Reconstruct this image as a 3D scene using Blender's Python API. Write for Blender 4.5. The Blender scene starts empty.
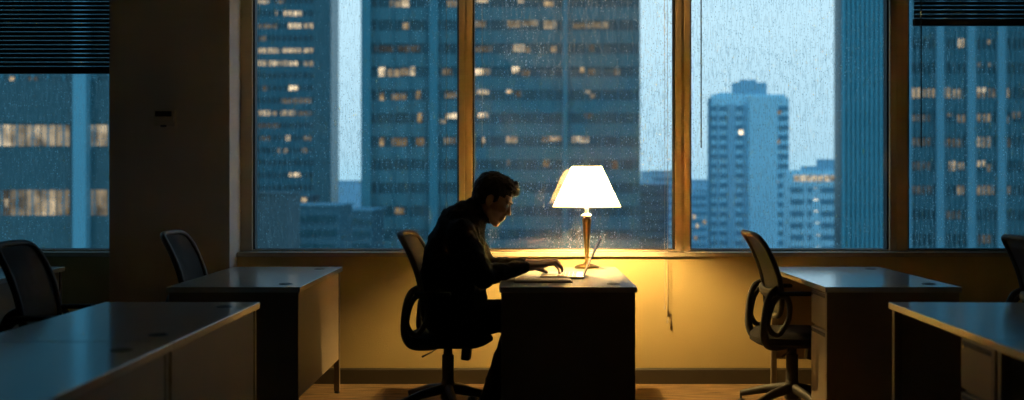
import bpy, bmesh, math, random
from mathutils import Vector, Matrix, Euler, noise

random.seed(7)
PI = math.pi
SC = bpy.context.scene
COL = SC.collection

# ------------------------------------------------------------------ camera, world, exposure
F = 1182.0                      # focal length in pixels of a 1024 px wide frame
VX, VY, CAMZ = 524.0, 180.0, 1.285
cam_d = bpy.data.cameras.new('camera')
cam = bpy.data.objects.new('camera', cam_d)
COL.objects.link(cam)
SC.camera = cam
cam.location = (0, 0, CAMZ)
cam.rotation_euler = (PI / 2, 0, 0)
cam_d.sensor_width = 36
cam_d.lens = F / 1024 * 36
cam_d.shift_x = -(VX - 512) / 1024
cam_d.shift_y = -(200 - VY) / 1024
cam_d.clip_end = 5000
cam_d.dof.use_dof = True
cam_d.dof.focus_distance = 6.9
cam_d.dof.aperture_fstop = 1.7

SC.view_settings.view_transform = 'Standard'
SC.view_settings.look = 'None'
SC.view_settings.gamma = 1
SC.view_settings.use_curve_mapping = False
SC.view_settings.exposure = 0.0
SC.cycles.use_denoising = True
SC.cycles.max_bounces = 8
SC.cycles.transparent_max_bounces = 12
SC.cycles.sample_clamp_indirect = 60.0
SC.cycles.caustics_reflective = False
SC.cycles.caustics_refractive = False

world = bpy.data.worlds.new('dusk_sky')
SC.world = world
world.use_nodes = True
wn = world.node_tree.nodes; wl = world.node_tree.links
wn.clear()
w_out = wn.new('ShaderNodeOutputWorld')
w_bg = wn.new('ShaderNodeBackground')
w_tc = wn.new('ShaderNodeTexCoord')
w_sep = wn.new('ShaderNodeSeparateXYZ')
w_ramp = wn.new('ShaderNodeValToRGB')
w_no = wn.new('ShaderNodeTexNoise')
w_no.inputs['Scale'].default_value = 3
w_ad = wn.new('ShaderNodeMath'); w_ad.operation = 'MULTIPLY_ADD'
w_ad.inputs[1].default_value = 0.06
wl.new(w_tc.outputs['Generated'], w_sep.inputs[0])
wl.new(w_tc.outputs['Generated'], w_no.inputs['Vector'])
wl.new(w_no.outputs['Fac'], w_ad.inputs[0])
wl.new(w_sep.outputs['Z'], w_ad.inputs[2])
wl.new(w_ad.outputs[0], w_ramp.inputs[0])
e = w_ramp.color_ramp.elements
e[0].position = 0.0; e[0].color = (0.22, 0.44, 0.56, 1)
e[1].position = 1.0; e[1].color = (0.08, 0.20, 0.36, 1)
m_ = e.new(0.05); m_.color = (0.29, 0.45, 0.54, 1)
m_ = e.new(0.16); m_.color = (0.37, 0.535, 0.62, 1)
m_ = e.new(0.45); m_.color = (0.22, 0.44, 0.62, 1)
w_bg.inputs['Strength'].default_value = 2.05
wl.new(w_ramp.outputs[0], w_bg.inputs['Color'])
wl.new(w_bg.outputs[0], w_out.inputs['Surface'])

LAMP_POWER = 3400.0             # radiance of the lamp's bulb

# ------------------------------------------------------------------ materials
def mat(name, color=(.5, .5, .5), rough=.6, metal=0.0, spec=.5, noise_scale=None, noise_amt=.15,
        bump=0.0, bump_scale=200, emit=None, emit_s=0.0):
    m = bpy.data.materials.new(name)
    m.use_nodes = True
    n = m.node_tree.nodes; l = m.node_tree.links
    b = n['Principled BSDF']
    b.inputs['Base Color'].default_value = (*color, 1)
    b.inputs['Roughness'].default_value = rough
    b.inputs['Metallic'].default_value = metal
    b.inputs['Specular IOR Level'].default_value = spec
    tc = n.new('ShaderNodeTexCoord')
    if noise_scale:
        no = n.new('ShaderNodeTexNoise'); no.inputs['Scale'].default_value = noise_scale
        no.inputs['Detail'].default_value = 5
        l.new(tc.outputs['Object'], no.inputs['Vector'])
        mx = n.new('ShaderNodeMix'); mx.data_type = 'RGBA'
        mx.inputs['A'].default_value = (*[c * (1 - noise_amt) for c in color], 1)
        mx.inputs['B'].default_value = (*[min(1, c * (1 + noise_amt)) for c in color], 1)
        l.new(no.outputs['Fac'], mx.inputs['Factor'])
        l.new(mx.outputs['Result'], b.inputs['Base Color'])
    if bump:
        nb = n.new('ShaderNodeTexNoise'); nb.inputs['Scale'].default_value = bump_scale
        nb.inputs['Detail'].default_value = 3
        l.new(tc.outputs['Object'], nb.inputs['Vector'])
        bp = n.new('ShaderNodeBump'); bp.inputs['Strength'].default_value = bump
        bp.inputs['Distance'].default_value = .01
        l.new(nb.outputs['Fac'], bp.inputs['Height'])
        l.new(bp.outputs[0], b.inputs['Normal'])
    if emit:
        b.inputs['Emission Color'].default_value = (*emit, 1)
        b.inputs['Emission Strength'].default_value = emit_s
    return m

M = {}
M['wall'] = mat('painted_wall', (.50, .385, .17), .85, noise_scale=6, noise_amt=.05, bump=.25, bump_scale=260)
M['pier'] = mat('painted_pier', (.58, .50, .44), .85, noise_scale=6, noise_amt=.05, bump=.25, bump_scale=260)
M['ceiling'] = mat('ceiling_paint', (.20, .19, .18), .9, noise_scale=20, bump=.1)
M['baseboard'] = mat('dark_baseboard', (.05, .04, .025), .5, noise_scale=10)
M['frame'] = mat('taupe_metal_frame', (.46, .36, .26), .42, .2, noise_scale=12, noise_amt=.08)
M['gasket'] = mat('black_gasket', (.015, .015, .017), .5, noise_scale=20)
M['sill'] = mat('sill_laminate', (.42, .37, .29), .2, noise_scale=8, noise_amt=.06)
M['slat'] = mat('dark_blind_slat', (.13, .165, .17), .4, .2, noise_scale=5)
M['rail'] = mat('blind_rail', (.03, .033, .035), .4, noise_scale=5)
M['cord'] = mat('blind_cord', (.42, .36, .28), .7, noise_scale=50)
M['wand'] = mat('smoky_plastic_wand', (.09, .12, .13), .25, noise_scale=50)
M['desk_top'] = mat('desk_laminate_top', (.50, .49, .46), .3, spec=.8, noise_scale=3, noise_amt=.10)
M['desk_top'].node_tree.nodes['Principled BSDF'].inputs['Coat Weight'].default_value = 1.0
M['desk_top'].node_tree.nodes['Principled BSDF'].inputs['Coat Roughness'].default_value = .13
M['desk_top'].node_tree.nodes['Principled BSDF'].inputs['Coat IOR'].default_value = 1.9
M['desk_side'] = mat('desk_laminate_panel', (.25, .20, .145), .5, noise_scale=4, noise_amt=.08, bump=.05, bump_scale=200)
M['desk_metal'] = mat('desk_post_metal', (.16, .13, .10), .4, .4, noise_scale=15)
M['drawer'] = mat('drawer_front_paint', (.30, .24, .165), .42, noise_scale=6, noise_amt=.07)
M['dark_gap'] = mat('dark_drawer_grip', (.03, .026, .02), .6, noise_scale=15)  # dark colour of the drawer pull lips
M['grommet'] = mat('black_plastic_grommet', (.012, .012, .012), .45, noise_scale=40)
M['chrome'] = mat('chrome', (.7, .68, .64), .15, 1, noise_scale=30, noise_amt=.03)
M['chair_plastic'] = mat('black_chair_plastic', (.022, .021, .020), .6, noise_scale=30)
M['chair_fabric'] = mat('black_chair_fabric', (.012, .0115, .012), .95, spec=.15, noise_scale=120, noise_amt=.4, bump=.4, bump_scale=400)
M['rubber'] = mat('caster_rubber', (.012, .012, .012), .5, noise_scale=40)
M['sweater'] = mat('dark_knit_sweater', (.010, .0105, .013), .95, noise_scale=90, noise_amt=.4, bump=.6, bump_scale=330, spec=.15)
M['trousers'] = mat('dark_trousers', (.008, .008, .010), .9, spec=.15, noise_scale=70, noise_amt=.3, bump=.3, bump_scale=200)
M['skin'] = mat('skin', (.32, .17, .11), .5, noise_scale=25, noise_amt=.08, bump=.08, bump_scale=150)
M['skin'].node_tree.nodes['Principled BSDF'].inputs['Subsurface Weight'].default_value = .05
M['hair'] = mat('black_hair', (.006, .005, .004), .75, noise_scale=60, noise_amt=.5, bump=.8, bump_scale=90)
M['eye'] = mat('eye_white', (.7, .68, .65), .2, noise_scale=30, noise_amt=.03)
M['shoe'] = mat('black_leather_shoe', (.012, .011, .011), .35, noise_scale=30)
M['laptop'] = mat('laptop_aluminium', (.42, .40, .38), .35, .7, noise_scale=40, noise_amt=.04)
M['lid'] = mat('dark_grey_laptop_lid', (.12, .115, .11), .4, .6, noise_scale=40, noise_amt=.04)
M['keys'] = mat('black_keys', (.02, .02, .022), .5, noise_scale=40)
M['screen'] = mat('dim_screen', (.02, .022, .025), .15, noise_scale=3, emit=(.5, .65, .8), emit_s=.12)
M['paper'] = mat('white_paper', (.85, .83, .79), .8, noise_scale=40, noise_amt=.04)
M['cover'] = mat('black_notebook_cover', (.02, .018, .018), .45, noise_scale=30)
M['brass'] = mat('brushed_brass', (.62, .43, .17), .28, 1, noise_scale=25, noise_amt=.08)
M['thermo'] = mat('thermostat_plastic', (.55, .47, .38), .5, noise_scale=25, noise_amt=.05)
M['thermo_dark'] = mat('thermostat_window', (.01, .01, .01), .25, noise_scale=25)
M['city_ground'] = mat('city_asphalt', (.07, .10, .13), .9, noise_scale=.02, noise_amt=.4)

def carpet():
    m = mat('brown_carpet', (.20, .13, .065), .95)
    n = m.node_tree.nodes; l = m.node_tree.links
    b = n['Principled BSDF']
    tc = n.new('ShaderNodeTexCoord')
    mp = n.new('ShaderNodeMapping'); mp.inputs['Rotation'].default_value = (0, 0, .55)
    mp.inputs['Scale'].default_value = (5, 60, 1)
    no = n.new('ShaderNodeTexNoise'); no.inputs['Scale'].default_value = 1.0; no.inputs['Detail'].default_value = 6
    n2 = n.new('ShaderNodeTexNoise'); n2.inputs['Scale'].default_value = 130
    cr = n.new('ShaderNodeValToRGB')
    cr.color_ramp.elements[0].position = .35; cr.color_ramp.elements[0].color = (.075, .045, .020, 1)
    cr.color_ramp.elements[1].position = .68; cr.color_ramp.elements[1].color = (.30, .185, .080, 1)
    l.new(tc.outputs['Object'], mp.inputs[0]); l.new(mp.outputs[0], no.inputs['Vector'])
    l.new(tc.outputs['Object'], n2.inputs['Vector'])
    l.new(no.outputs['Fac'], cr.inputs[0]); l.new(cr.outputs[0], b.inputs['Base Color'])
    bp = n.new('ShaderNodeBump'); bp.inputs['Strength'].default_value = .5; bp.inputs['Distance'].default_value = .01
    l.new(n2.outputs['Fac'], bp.inputs['Height']); l.new(bp.outputs[0], b.inputs['Normal'])
    return m
M['carpet'] = carpet()

def rainy_glass():
    """clear pane with a reflecting face, a thin damp film and small rain drops and runs"""
    m = bpy.data.materials.new('rain_spotted_glass'); m.use_nodes = True
    n = m.node_tree.nodes; l = m.node_tree.links; n.clear()
    out = n.new('ShaderNodeOutputMaterial')
    tr = n.new('ShaderNodeBsdfTransparent'); tr.inputs[0].default_value = (.93, .97, .98, 1)
    gl = n.new('ShaderNodeBsdfGlossy'); gl.inputs['Roughness'].default_value = 0.0
    fr = n.new('ShaderNodeFresnel'); fr.inputs['IOR'].default_value = 2.4
    m1 = n.new('ShaderNodeMixShader')
    l.new(fr.outputs[0], m1.inputs[0]); l.new(tr.outputs[0], m1.inputs[1]); l.new(gl.outputs[0], m1.inputs[2])
    df = n.new('ShaderNodeBsdfDiffuse'); df.inputs[0].default_value = (.75, .8, .82, 1)
    tl = n.new('ShaderNodeBsdfTranslucent'); tl.inputs[0].default_value = (.5, .86, .95, 1)
    m2 = n.new('ShaderNodeMixShader'); m2.inputs[0].default_value = .5
    l.new(df.outputs[0], m2.inputs[1]); l.new(tl.outputs[0], m2.inputs[2])
    tc = n.new('ShaderNodeTexCoord')
    # drops
    vo = n.new('ShaderNodeTexVoronoi'); vo.inputs['Scale'].default_value = 80
    mp = n.new('ShaderNodeMapping'); mp.inputs['Scale'].default_value = (1, 1, .75)
    l.new(tc.outputs['Object'], mp.inputs[0]); l.new(mp.outputs[0], vo.inputs['Vector'])
    rr = n.new('ShaderNodeMapRange'); rr.inputs['From Min'].default_value = .38; rr.inputs['From Max'].default_value = .22
    l.new(vo.outputs['Distance'], rr.inputs['Value'])
    sep = n.new('ShaderNodeSeparateColor'); l.new(vo.outputs['Color'], sep.inputs[0])
    th = n.new('ShaderNodeMapRange'); th.inputs['From Min'].default_value = .15; th.inputs['From Max'].default_value = 1.0
    l.new(sep.outputs[0], th.inputs['Value'])
    mu = n.new('ShaderNodeMath'); mu.operation = 'MULTIPLY'
    l.new(rr.outputs[0], mu.inputs[0]); l.new(th.outputs[0], mu.inputs[1])
    # runs (stretched up and down)
    mp2 = n.new('ShaderNodeMapping'); mp2.inputs['Scale'].default_value = (90, 90, 14)
    no = n.new('ShaderNodeTexNoise'); no.inputs['Scale'].default_value = 1; no.inputs['Detail'].default_value = 5
    l.new(tc.outputs['Object'], mp2.inputs[0]); l.new(mp2.outputs[0], no.inputs['Vector'])
    r2 = n.new('ShaderNodeMapRange'); r2.inputs['From Min'].default_value = .46; r2.inputs['From Max'].default_value = .74
    l.new(no.outputs['Fac'], r2.inputs['Value'])
    # patches where more rain sits
    n3 = n.new('ShaderNodeTexNoise'); n3.inputs['Scale'].default_value = 1.6; n3.inputs['Detail'].default_value = 2
    l.new(tc.outputs['Object'], n3.inputs['Vector'])
    r3 = n.new('ShaderNodeMapRange'); r3.inputs['From Min'].default_value = .35; r3.inputs['From Max'].default_value = .65
    r3.inputs['To Min'].default_value = .45; r3.inputs['To Max'].default_value = 1.0
    l.new(n3.outputs['Fac'], r3.inputs['Value'])
    a = n.new('ShaderNodeMath'); a.operation = 'MULTIPLY_ADD'; a.inputs[1].default_value = .6
    b = n.new('ShaderNodeMath'); b.operation = 'MULTIPLY'; b.inputs[1].default_value = .42
    l.new(mu.outputs[0], a.inputs[0]); l.new(r2.outputs[0], b.inputs[0]); l.new(b.outputs[0], a.inputs[2])
    c = n.new('ShaderNodeMath'); c.operation = 'MULTIPLY'
    l.new(a.outputs[0], c.inputs[0]); l.new(r3.outputs[0], c.inputs[1])
    d = n.new('ShaderNodeMath'); d.operation = 'ADD'; d.inputs[1].default_value = .05; d.use_clamp = True
    l.new(c.outputs[0], d.inputs[0])
    m3 = n.new('ShaderNodeMixShader')
    l.new(d.outputs[0], m3.inputs[0]); l.new(m1.outputs[0], m3.inputs[1]); l.new(m2.outputs[0], m3.inputs[2])
    l.new(m3.outputs[0], out.inputs[0])
    return m
M['glass'] = rainy_glass()

def see_through_mesh():
    m = bpy.data.materials.new('black_mesh_net'); m.use_nodes = True
    n = m.node_tree.nodes; l = m.node_tree.links; n.clear()
    out = n.new('ShaderNodeOutputMaterial')
    tr = n.new('ShaderNodeBsdfTransparent')
    b = n.new('ShaderNodeBsdfPrincipled'); b.inputs['Base Color'].default_value = (.03, .03, .032, 1); b.inputs['Roughness'].default_value = .8
    mx = n.new('ShaderNodeMixShader')
    tc = n.new('ShaderNodeTexCoord')
    ck = n.new('ShaderNodeTexVoronoi'); ck.inputs['Scale'].default_value = 380
    mr = n.new('ShaderNodeMapRange'); mr.inputs['From Min'].default_value = .2; mr.inputs['From Max'].default_value = .5
    mr.inputs['To Min'].default_value = .85; mr.inputs['To Max'].default_value = 1
    l.new(tc.outputs['Object'], ck.inputs['Vector']); l.new(ck.outputs['Distance'], mr.inputs['Value'])
    l.new(mr.outputs[0], mx.inputs[0]); l.new(tr.outputs[0], mx.inputs[1]); l.new(b.outputs[0], mx.inputs[2])
    l.new(mx.outputs[0], out.inputs[0])
    return m
M['net'] = see_through_mesh()

def shade_mat():
    m = bpy.data.materials.new('cream_fabric_shade'); m.use_nodes = True
    n = m.node_tree.nodes; l = m.node_tree.links; n.clear()
    out = n.new('ShaderNodeOutputMaterial')
    df = n.new('ShaderNodeBsdfDiffuse'); tl = n.new('ShaderNodeBsdfTranslucent')
    tc = n.new('ShaderNodeTexCoord')
    wv = n.new('ShaderNodeTexNoise'); wv.inputs['Scale'].default_value = 160
    l.new(tc.outputs['Object'], wv.inputs['Vector'])
    mx = n.new('ShaderNodeMix'); mx.data_type = 'RGBA'
    mx.inputs['A'].default_value = (.84, .70, .44, 1); mx.inputs['B'].default_value = (.92, .79, .55, 1)
    l.new(wv.outputs['Fac'], mx.inputs['Factor'])
    l.new(mx.outputs['Result'], df.inputs[0]); l.new(mx.outputs['Result'], tl.inputs[0])
    s = n.new('ShaderNodeMixShader'); s.inputs[0].default_value = .78
    l.new(df.outputs[0], s.inputs[1]); l.new(tl.outputs[0], s.inputs[2])
    l.new(s.outputs[0], out.inputs[0])
    return m
M['shade'] = shade_mat()
M['trim'] = mat('glow_tinted_binding', (.70, .48, .22), .8, noise_scale=90)  # tan paints the lit shade's yellow lower edge into the binding
M['bulb'] = mat('glowing_bulb', (1, .9, .7), .5, emit=(1.0, .64, .22), emit_s=LAMP_POWER)

def facade(name, color, var=.25, scale=.15, rough=.5, spec=.3):
    m = mat(name, color, rough, spec=spec, noise_scale=scale, noise_amt=var)
    return m

_lit = {}
def lit(level, warm=.5):
    """light of an office seen through its window: blotches of ceiling light and furniture"""
    k = (round(level, 2), round(warm, 1))
    if k in _lit: return _lit[k]
    m = bpy.data.materials.new('lit_office_window'); m.use_nodes = True
    n = m.node_tree.nodes; l = m.node_tree.links; n.clear()
    out = n.new('ShaderNodeOutputMaterial'); em = n.new('ShaderNodeEmission')
    em.inputs['Color'].default_value = (1.0, .84 - .24 * warm, .62 - .40 * warm, 1)
    tc = n.new('ShaderNodeTexCoord'); no = n.new('ShaderNodeTexNoise'); no.inputs['Scale'].default_value = .9
    oi = n.new('ShaderNodeObjectInfo')
    ad = n.new('ShaderNodeVectorMath'); ad.operation = 'ADD'
    l.new(tc.outputs['Object'], ad.inputs[0]); l.new(oi.outputs['Location'], ad.inputs[1])
    l.new(ad.outputs[0], no.inputs['Vector'])
    mr = n.new('ShaderNodeMapRange'); mr.inputs['From Min'].default_value = .35; mr.inputs['From Max'].default_value = .65
    mr.inputs['To Min'].default_value = level * .35; mr.inputs['To Max'].default_value = level * 1.5
    l.new(no.outputs['Fac'], mr.inputs['Value']); l.new(mr.outputs[0], em.inputs['Strength'])
    l.new(em.outputs[0], out.inputs[0])
    _lit[k] = m
    return m

# ------------------------------------------------------------------ mesh helpers
def V(*a): return Vector(a)

def box(bm, lo, hi, mtx=None):
    r = bmesh.ops.create_cube(bm, size=1)
    lo, hi = Vector(lo), Vector(hi)
    c = (lo + hi) / 2; s = hi - lo
    for v in r['verts']:
        v.co = Vector((v.co.x * s.x, v.co.y * s.y, v.co.z * s.z)) + c
        if mtx: v.co = mtx @ v.co
    return r['verts']

def rbox(bm, lo, hi, r=.005, seg=2, mtx=None):
    """box with rounded edges"""
    t = bmesh.new()
    box(t, lo, hi)
    bmesh.ops.bevel(t, geom=list(t.edges), offset=r, segments=seg, affect='EDGES', profile=.5)
    merge(bm, t, mtx)

def merge(bm, t, mtx=None):
    if mtx: t.transform(mtx)
    me = bpy.data.meshes.new('tmp'); t.to_mesh(me); t.free()
    bm.from_mesh(me); bpy.data.meshes.remove(me)

def rings_to_skin(bm, rings, cap=True, closed=False):
    vs = [[bm.verts.new(p) for p in r] for r in rings]
    n = len(vs[0]); k = len(vs)
    for i in range(k if closed else k - 1):
        a, b = vs[i], vs[(i + 1) % k]
        for j in range(n):
            bm.faces.new((a[j], a[(j + 1) % n], b[(j + 1) % n], b[j]))
    if cap and not closed:
        bm.faces.new(list(reversed(vs[0]))); bm.faces.new(vs[-1])

def frame_of(d, hint=V(0, 1, 0)):
    d = d.normalized()
    if abs(d.dot(hint)) > .98: hint = V(1, 0, 0)
    s = (hint - d * hint.dot(d)).normalized()
    return d, s, d.cross(s)

def tube(bm, pts, rad, n=16, hint=V(0, 1, 0), flat=1.0, closed=False, sub=0):
    """round bar along a path; rad number or list; flat scales the section across the hint"""
    pts = [Vector(p) for p in pts]
    if not hasattr(rad, '__len__'): rad = [rad] * len(pts)
    if sub:
        P, R = [], []
        k = len(pts)
        for i in range(k if closed else k - 1):
            g = lambda j: pts[j % k] if closed else pts[max(0, min(k - 1, j))]
            p0, p1, p2, p3 = g(i - 1), g(i), g(i + 1), g(i + 2)
            for t in range(sub):
                u = t / sub
                P.append(.5 * ((2 * p1) + (p2 - p0) * u + (2 * p0 - 5 * p1 + 4 * p2 - p3) * u * u + (3 * p1 - p0 - 3 * p2 + p3) * u ** 3))
                R.append(rad[i] * (1 - u) + rad[(i + 1) % k] * u)
        if not closed: P.append(pts[-1]); R.append(rad[-1])
        pts, rad = P, R
    rings = []
    k = len(pts)
    for i, p in enumerate(pts):
        if closed: d = pts[(i + 1) % k] - pts[i - 1]
        else: d = pts[min(i + 1, k - 1)] - pts[max(i - 1, 0)]
        _, s, t = frame_of(d, hint)
        rings.append([p + s * math.cos(2 * PI * j / n) * rad[i] + t * math.sin(2 * PI * j / n) * rad[i] * flat for j in range(n)])
    rings_to_skin(bm, rings, closed=closed)

def lathe(bm, prof, n=32, c=(0, 0, 0)):
    """prof: (radius, z) from bottom to top"""
    c = Vector(c)
    rings = [[c + V(max(r, 1e-4) * math.cos(2 * PI * j / n), max(r, 1e-4) * math.sin(2 * PI * j / n), z) for j in range(n)] for r, z in prof]
    rings_to_skin(bm, rings)

def ball(bm, c, r, mtx=None, sub=3):
    """ellipsoid of half-axes r, turned by mtx"""
    if not hasattr(r, '__len__'): r = (r, r, r)
    t = bmesh.new(); bmesh.ops.create_icosphere(t, subdivisions=sub, radius=1)
    m = Matrix.Diagonal((*r, 1))
    if mtx: m = mtx.to_4x4() @ m
    merge(bm, t, Matrix.Translation(Vector(c)) @ m)

def capsule(bm, a, b, ra, rb, n=14):
    a, b = Vector(a), Vector(b)
    d, s, t = frame_of(b - a)
    rings = []
    for q in range(5):
        u = -PI / 2 + PI / 2 * (q + .4) / 5
        rings.append((a + d * math.sin(u) * ra, math.cos(u) * ra))
    rings += [(a, ra), (b, rb)]
    for q in range(1, 5):
        u = PI / 2 * q / 5 + .1
        rings.append((b + d * math.sin(u) * rb, math.cos(u) * rb))
    rings_to_skin(bm, [[c + s * math.cos(2 * PI * j / n) * r + t * math.sin(2 * PI * j / n) * r for j in range(n)] for c, r in rings])

def obj(name, bm, m, parent=None, smooth=True, angle=28):
    bmesh.ops.recalc_face_normals(bm, faces=list(bm.faces))
    me = bpy.data.meshes.new(name)
    bm.to_mesh(me); bm.free()
    mats = m if isinstance(m, (list, tuple)) else [m]
    for x in mats: me.materials.append(x)
    if smooth:
        me.shade_smooth()
        me.set_sharp_from_angle(angle=math.radians(angle))
    o = bpy.data.objects.new(name, me)
    COL.objects.link(o)
    if smooth:
        w = o.modifiers.new('weighted_normals', 'WEIGHTED_NORMAL'); w.keep_sharp = True; w.weight = 80
    if parent: o.parent = parent
    return o

def tag(o, label, cat=None, group=None, kind=None):
    o['label'] = label
    if cat: o['category'] = cat
    if group: o['group'] = group
    if kind: o['kind'] = kind
    return o

def thing(name, label, cat, loc=(0, 0, 0), rz=0, group=None):
    o = bpy.data.objects.new(name, None)
    COL.objects.link(o)
    o.empty_display_size = .1
    o.location = loc; o.rotation_euler = (0, 0, rz)
    return tag(o, label, cat, group)

def struct(name, bm, m, parent=None, **k):
    o = obj(name, bm, m, parent, **k)
    if parent is None: o['kind'] = 'structure'
    return o

def kids(o): return [c for c in bpy.data.objects if c.parent == o]

def copy_tree(o, parent=None):
    c = o.copy(); COL.objects.link(c)
    if parent: c.parent = parent
    for ch in kids(o): copy_tree(ch, c)
    return c

def remeshed(bm, name, m, parent, voxel, smooth_n=4, disp=None):
    """unite overlapping solids into one continuous skin"""
    bmesh.ops.recalc_face_normals(bm, faces=list(bm.faces))
    me = bpy.data.meshes.new('tmp'); bm.to_mesh(me); bm.free()
    t = bpy.data.objects.new('tmp', me); COL.objects.link(t)
    md = t.modifiers.new('r', 'REMESH'); md.mode = 'VOXEL'; md.voxel_size = voxel; md.use_smooth_shade = True
    ms = t.modifiers.new('s', 'SMOOTH'); ms.factor = .5; ms.iterations = smooth_n
    dg = bpy.context.evaluated_depsgraph_get(); dg.update()
    out = bpy.data.meshes.new_from_object(t.evaluated_get(dg))
    bpy.data.objects.remove(t); bpy.data.meshes.remove(me)
    if disp:
        nrm = [v.normal.copy() for v in out.vertices]
        for v, nn in zip(out.vertices, nrm): v.co = v.co + nn * disp(v.co)
    out.materials.clear(); out.materials.append(m)
    out.shade_smooth()
    out.name = name
    o = bpy.data.objects.new(name, out); COL.objects.link(o)
    if parent: o.parent = parent
    return o

# ------------------------------------------------------------------ the room
RX0, RX1, RY0 = -4.4, 4.4, -1.6
WALL_Y, GLASS_Y, PIER_Y = 7.46, 7.635, 7.27
SILL_Z, WTOP, CEIL = .83, 2.72, 2.86
PIER = (-2.552, -1.81)

bm = bmesh.new(); box(bm, (RX0, RY0, -.06), (RX1, 7.75, 0)); struct('floor', bm, M['carpet'])
bm = bmesh.new(); box(bm, (RX0, RY0, CEIL), (RX1, 7.75, CEIL + .1)); struct('ceiling', bm, M['ceiling'])
bm = bmesh.new(); box(bm, (RX0 - .12, RY0, -.06), (RX0, 7.75, CEIL + .1)); struct('wall_left', bm, M['wall'])
bm = bmesh.new(); box(bm, (RX1, RY0, -.06), (RX1 + .12, 7.75, CEIL + .1)); struct('wall_right', bm, M['wall'])
bm = bmesh.new(); box(bm, (RX0 - .12, RY0 - .12, -.06), (RX1 + .12, RY0, CEIL + .1)); struct('wall_rear', bm, M['wall'])
# window wall: low wall, wall above, end strips, and the pier that comes forward
bm = bmesh.new()
box(bm, (RX0, WALL_Y, 0), (RX1, 7.75, SILL_Z - .03))
box(bm, (RX0, WALL_Y, WTOP), (RX1, 7.75, CEIL))
struct('wall_window_side', bm, M['wall'], smooth=False)
bm = bmesh.new()
rbox(bm, (PIER[0], PIER_Y, 0), (PIER[1], 7.75, CEIL), .004, 2)
struct('wall_pier', bm, M['pier'])

def baseboard(nm, x0, x1, y):
    bm = bmesh.new()
    prof = [(0, 0), (-.016, 0), (-.016, .088), (-.010, .098), (0, .100)]
    rings = [[V(x, y + a, b) for a, b in prof] for x in (x0, x1)]
    rings_to_skin(bm, rings)
    return struct(nm, bm, M['baseboard'], smooth=False)
baseboard('baseboard_window_side', PIER[1] + .0165, RX1, WALL_Y)
baseboard('baseboard_window_side_left', RX0, PIER[0] - .0165, WALL_Y)
baseboard('baseboard_pier', PIER[0], PIER[1], PIER_Y)

def window(name, x0, x1, mull, jl=.05, jr=.05):
    """frame round the opening, upright mullions, one pane per bay, a sill"""
    root = bpy.data.objects.new(name, None); COL.objects.link(root); root['kind'] = 'structure'
    y0, y1 = 7.545, 7.66
    zt = WTOP; zb = SILL_Z
    bm = bmesh.new()
    rbox(bm, (x0, y0, zb), (x0 + jl, y1, zt), .004)
    rbox(bm, (x1 - jr, y0, zb), (x1, y1, zt), .004)
    rbox(bm, (x0 + jl, y0, zt - .05), (x1 - jr, y1, zt), .004)
    rbox(bm, (x0 + jl, y0 + .004, zb), (x1 - jr, y1, zb + .010), .003)
    struct('window_frame', bm, M['frame'], root)
    edges = [x0 + jl]
    for a, b in mull:
        bm = bmesh.new()
        w = b - a
        rbox(bm, (a, y0 - .012, zb + .0), (a + w * .42, y1, zt - .05), .004)
        rbox(bm, (a + w * .58, y0 - .012, zb + .0), (b, y1, zt - .05), .004)
        rbox(bm, (a + w * .40, y0 + .004, zb + .0), (a + w * .60, y1, zt - .05), .003)
        struct('mullion', bm, M['frame'], root)
        edges += [a, b]
    edges.append(x1 - jr)
    for i in range(0, len(edges), 2):
        a, b = edges[i], edges[i + 1]
        bm = bmesh.new()
        g = .012
        box(bm, (a, y0 + .025, zb + .010), (a + g, y1 - .02, zt - .05)); box(bm, (b - g, y0 + .025, zb + .010), (b, y1 - .02, zt - .05))
        box(bm, (a + g, y0 + .025, zb + .010), (b - g, y1 - .02, zb + .015)); box(bm, (a + g, y0 + .025, zt - .06), (b - g, y1 - .02, zt - .05))
        struct('gasket', bm, M['gasket'], root, smooth=False)
        bm = bmesh.new()
        vs = [bm.verts.new(p) for p in ((a + .01, GLASS_Y, zb + .012), (b - .01, GLASS_Y, zb + .012), (b - .01, GLASS_Y, zt - .055), (a + .01, GLASS_Y, zt - .055))]
        bm.faces.new(vs)
        struct('pane', bm, M['glass'], root, smooth=False)
    return root

w1 = window('window_1', RX0, PIER[0], [(-3.62, -3.54)])
w2 = window('window_2', PIER[1], 2.38, [(-.415, -.330), (.968, 1.060)], jl=.075, jr=.045)
w3 = window('window_3', 2.38, RX1, [(3.70, 3.78)], jl=.075)

def sill(x0, x1, parent):
    bm = bmesh.new()
    rbox(bm, (x0, WALL_Y - .018, SILL_Z - .030), (x1, 7.70, SILL_Z), .005, 3)
    struct('window_sill', bm, M['sill'], parent)
sill(RX0, PIER[0], w1); sill(PIER[1], 2.38, w2); sill(2.38, RX1, w3)

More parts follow.
